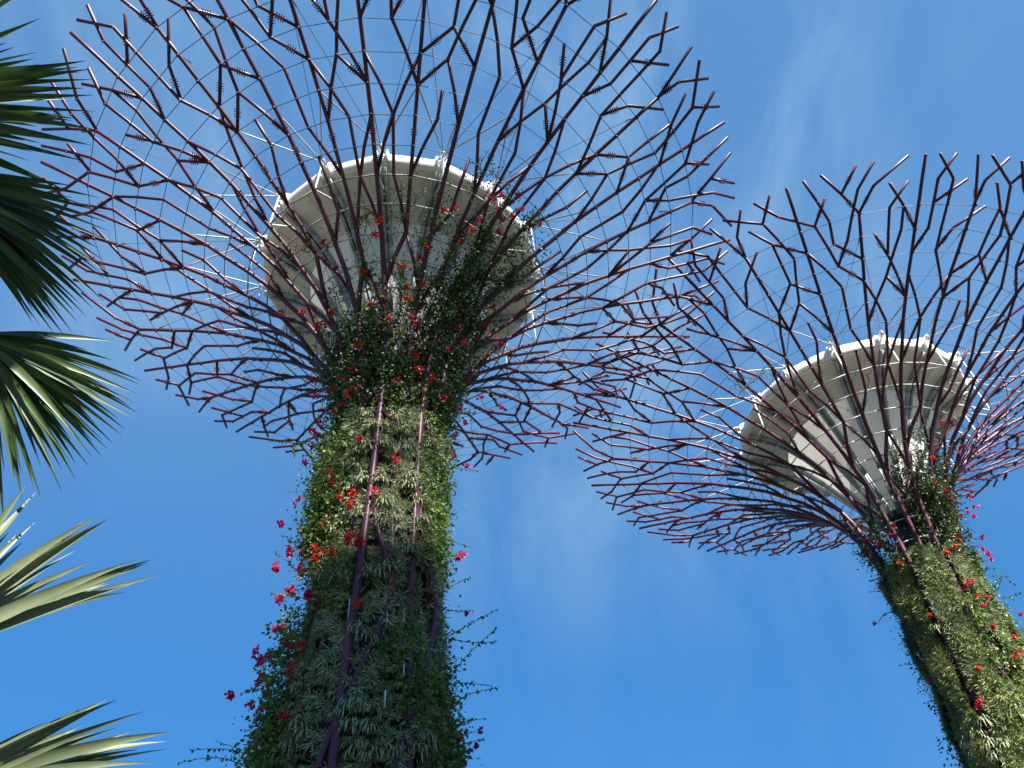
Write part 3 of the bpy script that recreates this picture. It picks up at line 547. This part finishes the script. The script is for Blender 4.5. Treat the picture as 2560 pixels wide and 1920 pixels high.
def shoot(t, pts, mat):
    p = np.array(pts); c = nearest_climber(t, p[0])
    # lean the shoot a little out of the plane and smooth it
    out = unit(np.array([p[-1][0] * .3, p[-1][1] * .3 - .4, 0.0])); k = np.linspace(0, 1, len(p))
    p = p + (k ** 2)[:, None] * out * rng.uniform(-.3, .5)
    tt = np.linspace(0, len(p) - 1, 4 * len(p)); q = np.stack([np.interp(tt, np.arange(len(p)), p[:, a]) for a in range(3)], 1)
    for _ in range(2): q[1:-1] = (q[:-2] + 2 * q[1:-1] + q[2:]) / 4
    q -= c[2]
    L = np.linalg.norm(np.diff(q, axis=0), axis=1).sum(); n = int(L / .052)
    u = rng.uniform(.12, 1, n) * (len(q) - 1); i = np.clip(u.astype(int), 0, len(q) - 2); f = (u - i)[:, None]
    b = q[i] * (1 - f) + q[i + 1] * f; d = unit(q[i + 1] - q[i])
    side = unit(np.cross(d, rvec(n))); ax = unit(d * .5 + side + np.array([0, 0, -.35])); ln = .12 * rng.uniform(.7, 1.2, n) * (1.1 - .45 * u / len(q))
    g = Geo(); g.tube(q, np.linspace(.015, .006, len(q)), 5)
    v, f = leaves(b - ax * .008, ax, rvec(n) + np.array([0, 0, .8]), ln, ln * .68); g.add(v, f)
    g.build('shoot', mat, c[1])

def rosettes(t, name, label, n, z0, z1, radius, nl, mat, grow, clump=0.0, lw=.16, clear=(), patchy=None, droop=.12, rows=0):
    z = rng.uniform(z0, z1, n)
    if rows: z = np.round(z / rows) * rows + rng.normal(0, .025, n)
    th = rng.uniform(-np.pi, np.pi, n)
    if patchy:
        pn = np.sin(th * 7 + 2 * np.sin(z * 1.1)) + np.sin(z * 2.3 + 3 * np.sin(th * 3)); keep = (pn > patchy[0]) & (pn < patchy[1]) | (rng.random(n) < .25)
        z, th = z[keep], th[keep]; n = len(z)
    if clear:                                              # bare slots beside the main tubes
        keep = np.ones(n, bool)
        for j, a0 in clear:
            d = np.abs((th - a0(z, j) + np.pi) % (2 * np.pi) - np.pi); keep &= d * wall_r(z) > .17
        z, th = z[keep], th[keep]; n = len(z)
    lump = clump * (np.sin(th * 9 + np.sin(z * .8) * 1.5) * .5 + np.sin(z * 2.1 + th * 4) * .5)
    r = wall_r(z) + grow + lump + rng.normal(0, .03, n)
    c = on_wall(th, z, r); o = unit(c * np.array([1, 1, 0])); tv = np.stack([-o[:, 1], o[:, 0], np.zeros(n)], 1)
    rep = lambda q: np.repeat(q, nl, 0)
    ph = rng.uniform(0, 2 * np.pi, (n, 1)) + np.arange(nl) * 2 * np.pi / nl + rng.normal(0, .2, (n, nl)); ph = ph.ravel()[:, None]
    el = rng.uniform(.15, 1.1, n * nl)[:, None]
    flat = rep(tv) * np.cos(ph) + np.array([0, 0, 1.0]) * np.sin(ph)
    ax = unit(flat * np.cos(el) + rep(o) * np.sin(el) + np.array([0, 0, -droop])); nr = unit(rep(o) * np.cos(el) - flat * np.sin(el))
    L = np.repeat(radius * rng.uniform(.6, 1.35, n), nl) * rng.uniform(.8, 1.15, n * nl)
    v, f = leaves(rep(c), ax, nr, L, L * lw)
    org = np.array([0, 0, 0.0])
    o_ = mesh_obj(name, v, f, mat); o_.location = t['c']
    return tag(o_, label, 'ground cover', kind='stuff')

def spider_plant(t, x, y, z, label, R=.42, group='striped spider plants on the trunks'):
    out = unit(np.array([x, y, 0.0])); tv = np.array([-out[1], out[0], 0]); n = int(rng.integers(30, 44))
    root = np.array([x, y, z]) + out * .06
    V, F = Geo(), None
    S = 6
    for k in range(n):
        az = rng.uniform(-1.5, 1.5); up = rng.uniform(.0, 1.15)
        d = unit(out * math.cos(az) * math.cos(up) * .9 + tv * math.sin(az) * math.cos(up) + np.array([0, 0, math.sin(up)]))
        L = R * rng.uniform(.8, 1.45); w = rng.uniform(.015, .024); p = np.zeros(3); pts = [p.copy()]; v = d.copy()
        for s in range(S):
            p = p + v * L / S; pts.append(p.copy()); v = unit(v + np.array([0, 0, -.36 - .12 * s]))
        pts = np.array(pts); sd = unit(np.cross(d, np.array([0, 0, 1.0])) + 1e-6)
        wd = w * np.array([.7, 1, 1, .95, .8, .5, .05])
        vv = np.concatenate([pts - sd * wd[:, None], pts + sd * wd[:, None] + np.array([0, 0, .004])], 0)
        V.add(vv, np.array([[s, s + 1, S + 2 + s, S + 1 + s] for s in range(S)]))
    o = V.build('spider_plant', M['spider']); o.location = t['c'] + root
    return tag(o, label, 'spider plant', group)

# -- ground cover pressed into the planting boards
def main_tube(z, j): return rad(11.25) * (np.interp(z, [6, 8.2, 10, 12.4, 14.8, 17.6, 20.8], [1.45, 1.45, 1.43, 1.5, 1.66, 1.83, 2.0]) + j * 4) + NEAR_ROT
rosettes(NEAR, 'ground_cover', 'grey-green starry rosettes planted in rows over the trunk of the nearer supertree', 11500, 0.5, 19.8, .15, 12, M['rosette'], -.05, .05, lw=.15, clear=[(j, main_tube) for j in range(8)], patchy=(-.9, 9), rows=.19)
rosettes(NEAR, 'ground_cover', 'patches of long drooping strap leaves between the rosettes on the nearer trunk', 5200, 2, 19.8, .30, 12, M['spider'], -.03, .05, lw=.075, patchy=(-9, -.5), droop=.55)
def far_tube(z, j): return main_tube(z, j) - NEAR_ROT + FAR_ROT
rosettes(FAR, 'ground_cover', 'feathery green ferns carpeting the trunk of the farther supertree', 19000, 0.3, 20.0, .27, 13, M['fern'], .02, .15, lw=.11, droop=.3, patchy=(-1.3, 9), clear=[(j, far_tube) for j in range(8)])

# -- climbers on the near tree (angles: 0 faces the camera, + is to its right)
kk = dict(rib=math.degrees(NEAR_ROT))
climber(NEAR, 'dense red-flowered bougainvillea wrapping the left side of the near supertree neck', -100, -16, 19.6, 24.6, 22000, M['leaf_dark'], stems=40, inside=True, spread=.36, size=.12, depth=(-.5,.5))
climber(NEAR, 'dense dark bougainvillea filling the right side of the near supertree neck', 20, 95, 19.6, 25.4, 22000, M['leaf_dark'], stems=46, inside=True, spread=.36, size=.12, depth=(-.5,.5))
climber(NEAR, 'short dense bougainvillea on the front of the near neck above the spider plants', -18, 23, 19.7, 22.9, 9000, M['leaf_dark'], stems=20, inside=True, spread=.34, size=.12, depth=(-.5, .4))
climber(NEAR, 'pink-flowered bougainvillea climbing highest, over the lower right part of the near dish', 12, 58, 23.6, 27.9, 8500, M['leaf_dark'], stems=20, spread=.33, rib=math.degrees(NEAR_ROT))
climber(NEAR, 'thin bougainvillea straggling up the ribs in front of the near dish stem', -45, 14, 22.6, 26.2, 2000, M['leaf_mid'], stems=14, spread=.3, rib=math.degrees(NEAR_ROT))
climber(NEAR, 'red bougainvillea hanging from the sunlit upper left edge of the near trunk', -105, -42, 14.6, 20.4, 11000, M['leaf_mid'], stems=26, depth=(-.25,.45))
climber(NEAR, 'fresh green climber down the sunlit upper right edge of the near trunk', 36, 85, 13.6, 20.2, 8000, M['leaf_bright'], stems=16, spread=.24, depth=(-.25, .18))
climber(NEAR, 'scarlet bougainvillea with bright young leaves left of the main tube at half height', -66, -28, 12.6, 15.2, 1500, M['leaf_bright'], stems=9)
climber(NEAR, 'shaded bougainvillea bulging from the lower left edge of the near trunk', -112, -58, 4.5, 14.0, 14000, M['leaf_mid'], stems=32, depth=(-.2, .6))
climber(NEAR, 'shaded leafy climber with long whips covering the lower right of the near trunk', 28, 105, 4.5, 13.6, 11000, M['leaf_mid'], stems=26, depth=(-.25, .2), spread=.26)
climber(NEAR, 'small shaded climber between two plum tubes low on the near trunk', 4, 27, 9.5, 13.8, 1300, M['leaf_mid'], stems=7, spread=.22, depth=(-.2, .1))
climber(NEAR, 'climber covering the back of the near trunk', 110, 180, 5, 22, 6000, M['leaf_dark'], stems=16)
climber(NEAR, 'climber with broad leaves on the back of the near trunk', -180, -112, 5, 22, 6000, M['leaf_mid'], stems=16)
for x, y, z, c, s in FLOWERS_NEAR: flower_cluster(NEAR, x, y, z, c, s)
for p in SHOOTS_NEAR: shoot(NEAR, p, M['leaf_mid'])
for x, y, z in SPIDERS_NEAR:
    if z > 14.2: lb = 'striped spider plant tuft rooted in the sunlit upper half of the near trunk'
    else: lb = 'striped spider plant tuft rooted in the shaded lower half of the near trunk'
    spider_plant(NEAR, x, y, z, lb, .46)
# -- climbers on the far tree
gk = 'flowering climbers on the far trunk'
climber(FAR, 'bougainvillea smothering the right side of the far supertree neck', 16, 110, 19.4, 25.4, 20000, M['leaf_dark'], stems=40, inside=True, group=gk, spread=.32)
climber(FAR, 'sparse bougainvillea on the left flare of the far supertree neck', -100, -8, 19.6, 23.4, 2600, M['leaf_dark'], stems=18, group=gk, spread=.26)
climber(FAR, 'red bougainvillea down the sunlit right edge of the far trunk', 55, 115, 11, 19.6, 4200, M['leaf_mid'], stems=18, group=gk)
climber(FAR, 'leafy climber with red flowers along the middle of the far trunk', 8, 46, 8, 19.6, 3600, M['leaf_mid'], stems=16, group=gk, spread=.24)
climber(FAR, 'ragged climber dangling from the left edge of the far trunk', -112, -72, 10, 21, 1500, M['leaf_dark'], stems=14, group=gk, depth=(0, .45), spread=.24)
climber(FAR, 'climber covering the back of the far trunk', 120, 240, 5, 22, 7000, M['leaf_dark'], stems=20, group=gk)
for x, y, z, c, s in [q for i, q in enumerate(FLOWERS_FAR) if i % 4]: flower_cluster(FAR, x, y, z, c, s)
for p in SHOOTS_FAR: shoot(FAR, p, M['leaf_dark'])
for x, y, z in SPIDERS_FAR:
    spider_plant(FAR, x, y, z, 'striped spider plant tuft low on the trunk of the farther supertree', .5)

# -- bare wiry climbers caught in the canopies
def wiry(t, label, starts, leafy):
    org = np.array(starts[0]); root = empty('dry_vine', t['c'] + org); tag(root, label, 'vine')
    g = Geo(); C_ = []
    for st in starts:
        for k in range(7):
            p = np.array(st, float) - org; d = unit(rvec(1)[0] + np.array([0, 0, .3])); pts = [p.copy()]
            for s in range(9):
                d = unit(d + rvec(1)[0] * .55 + np.array([0, 0, -.05])); p = p + d * .17; pts.append(p.copy())
                if rng.random() < leafy: C_.append(p + rvec(1)[0] * .04)
            g.tube(pts, np.linspace(.012, .004, len(pts)), 4)
    g.build('stem', M['twig'], root)
    C_ = np.array(C_); mesh_obj('foliage', *leaf_cloud(C_, rvec(len(C_)), .085), M['leaf_mid'], root)
wiry(FAR, 'bare wiry vine twigs caught in the left canopy branches of the farther supertree', TWIGS_FAR, .12)
wiry(NEAR, 'wiry half-bare vine twigs in front of the near dish', TWIGS_NEAR, .8)
for l in DRIP_PIPES:
    g = Geo(); g.tube(np.array(l) + np.array([0, -.06, 0]), .022, 6)
    o = g.build('drip_pipe', M['white_steel'], near_tree)
    o.matrix_parent_inverse = Matrix.Rotation(-NEAR_ROT, 4, 'Z')
# ---------------------------------------------------------------- fan palms at the left, close to the camera
def fan_leaf(pts, palm, crown, mat, wmax):
    hub = np.array(pts[0]); tips = np.array(pts[1:]); mean = tips.mean(0)
    axis = unit(mean - hub); view = unit(np.array([0, 0, 1.6]) - mean)
    nrm = unit(view - axis * (view @ axis)); up = np.array([0, 0, 1.0])
    back = []
    for a, b in zip(tips[:-1], tips[1:]):
        m = (a + b) / 2; back.append(hub + (m - hub) * rng.uniform(.78, .96) - view * rng.uniform(.05, .14))
    tips = np.vstack([tips, back])
    g = Geo(); S = 12
    t = np.linspace(0, 1, S + 1)
    for k, tip in enumerate(tips):
        d = tip - hub; L = np.linalg.norm(d); d /= L
        side = unit(np.cross(d, nrm)); n = unit(np.cross(side, d))
        tw = rng.normal(0, .35); side, n = side * math.cos(tw) + n * math.sin(tw), n * math.cos(tw) - side * math.sin(tw)
        arch = .05 * L * rng.uniform(.3, 1.3)
        mid = hub + d * (t[:, None] * L) + up * (arch * 4 * t * (1 - t))[:, None] + side * (rng.normal(0, .006) * L * np.sin(t * np.pi))[:, None]
        w = wmax * rng.uniform(.8, 1.15) * np.where(t < .42, .16 + .84 * np.sin(t / .42 * np.pi / 2), np.clip(1 - ((t - .42) / .58) ** 1.35, 0, 1)) * min(1, L / .9)
        w[-1] = .0006
        fold = rng.uniform(.25, .6)
        l = mid + side * w[:, None]; r = mid - side * w[:, None]; c = mid - n * (w * fold)[:, None]
        v = np.concatenate([l, c, r]); q = S + 1
        f = [[i, i + 1, q + i + 1, q + i] for i in range(S)] + [[q + i, q + i + 1, 2 * q + i + 1, 2 * q + i] for i in range(S)]
        g.add(v - crown, np.array(f))
    fr = g.build('frond', mat, palm)
    s = Geo(); a = np.array(crown); m = (a + hub) / 2 + np.array([0, 0, .12])
    s.tube([a - crown, m - crown, hub - crown, hub + axis * .12 - crown], [.028, .02, .016, .008], 8)
    s.build('leaf_stalk', M['palm_stalk'], fr)
def extra_leaf(crown, direction, L):
    d = unit(np.array(direction, float)); hub = crown + d * .9; s = unit(np.cross(d, np.array([0, 0, 1.0]))); pts = [hub]
    for a in np.linspace(-1.7, 1.7, 34): pts.append(hub + (d * math.cos(a) + s * math.sin(a)) * L * (.75 + .25 * math.cos(a)) + np.array([0, 0, -.18 * L * abs(math.sin(a))]))
    return pts
def palm_tree(crown, label, names, mat, wmax, extras):
    crown = np.array(crown); palm = empty('palm_tree', crown); tag(palm, label, 'palm', 'fan palms at the left edge')
    g = Geo(); n = 16; zz = np.linspace(-crown[2] - .24, -.05, n)
    g.tube([(0.06 * math.sin(z * 1.3), .05 * math.cos(z), z) for z in zz], [.16 + .02 * (i % 2) for i in range(n)], 14); g.build('trunk', M['bark'], palm)
    for nm in names: fan_leaf(PALM[nm], palm, crown, mat, wmax[nm])
    for d in extras: fan_leaf([p for p in extra_leaf(crown, d, 1.1)], palm, crown, mat, .035)
palm_tree(CROWNS[0], 'dark green fan palm leaning in at the upper left edge', 'ABC', M['palm_dark'], dict(A=.026, B=.022, C=.023), [(-1, .2, .3), (-.8, -.9, .5), (-.5, .9, -.4), (-.2, -1, .1), (-.6, .3, .9)])
palm_tree(CROWNS[1], 'pale grey-green fan palm at the lower left edge', 'DE', M['palm_pale'], dict(D=.029, E=.026), [(-1, .2, .2), (-.8, -.8, .4), (-.6, .8, -.2), (-.2, -1, .0)])

palm_tree((-0.55, -0.95, 7.2), 'unseen tall fan palm added behind the camera, its crown overhead to shade the left fans', '', M['palm_dark'], {}, [(-.35, 1, 0), (.1, 1, .05), (.5, .9, 0), (-.8, .6, -.1), (.85, .5, .1), (.3, .7, .4), (-.1, .9, .4), (-.5, .8, .3), (-.9, -.5, 0), (-.2, -1, 0), (.15, .6, .8), (-.3, .5, .8)])  # out-of-view palm added so its fronds shade the cores of the left fans

# ---------------------------------------------------------------- unseen tower block, added far behind the camera to shade the lower trunk
sx, sy = math.sin(rad(SUN_AZ)), math.cos(rad(SUN_AZ))
TD = 190.0; tc_ = np.array([NEAR_BASE[0] + sx * TD, NEAR_BASE[1] + sy * TD, 0]); TH = 13.2 + (TD - 6) * math.tan(rad(SUN_EL))
tower = empty('shade_tower', tc_, math.atan2(sx, -sy)); tag(tower, 'unseen pale tower block added behind the camera to shade the lower near trunk', 'tower')
g = Geo(); g.box((2.25, 0, TH / 2), (7.75, 0, 0), (0, 6, 0), (0, 0, TH / 2)); g.build('wall', M['tower'], tower)
g = Geo()
for k in range(58): g.box((2.25, 6.02, 4 + k * 3.4), (7.2, 0, 0), (0, .04, 0), (0, 0, .9)); g.box((2.25, -6.02, 4 + k * 3.4), (7.2, 0, 0), (0, .04, 0), (0, 0, .9))
tag(g.build('window', M['glass'], tower), kind='stuff')
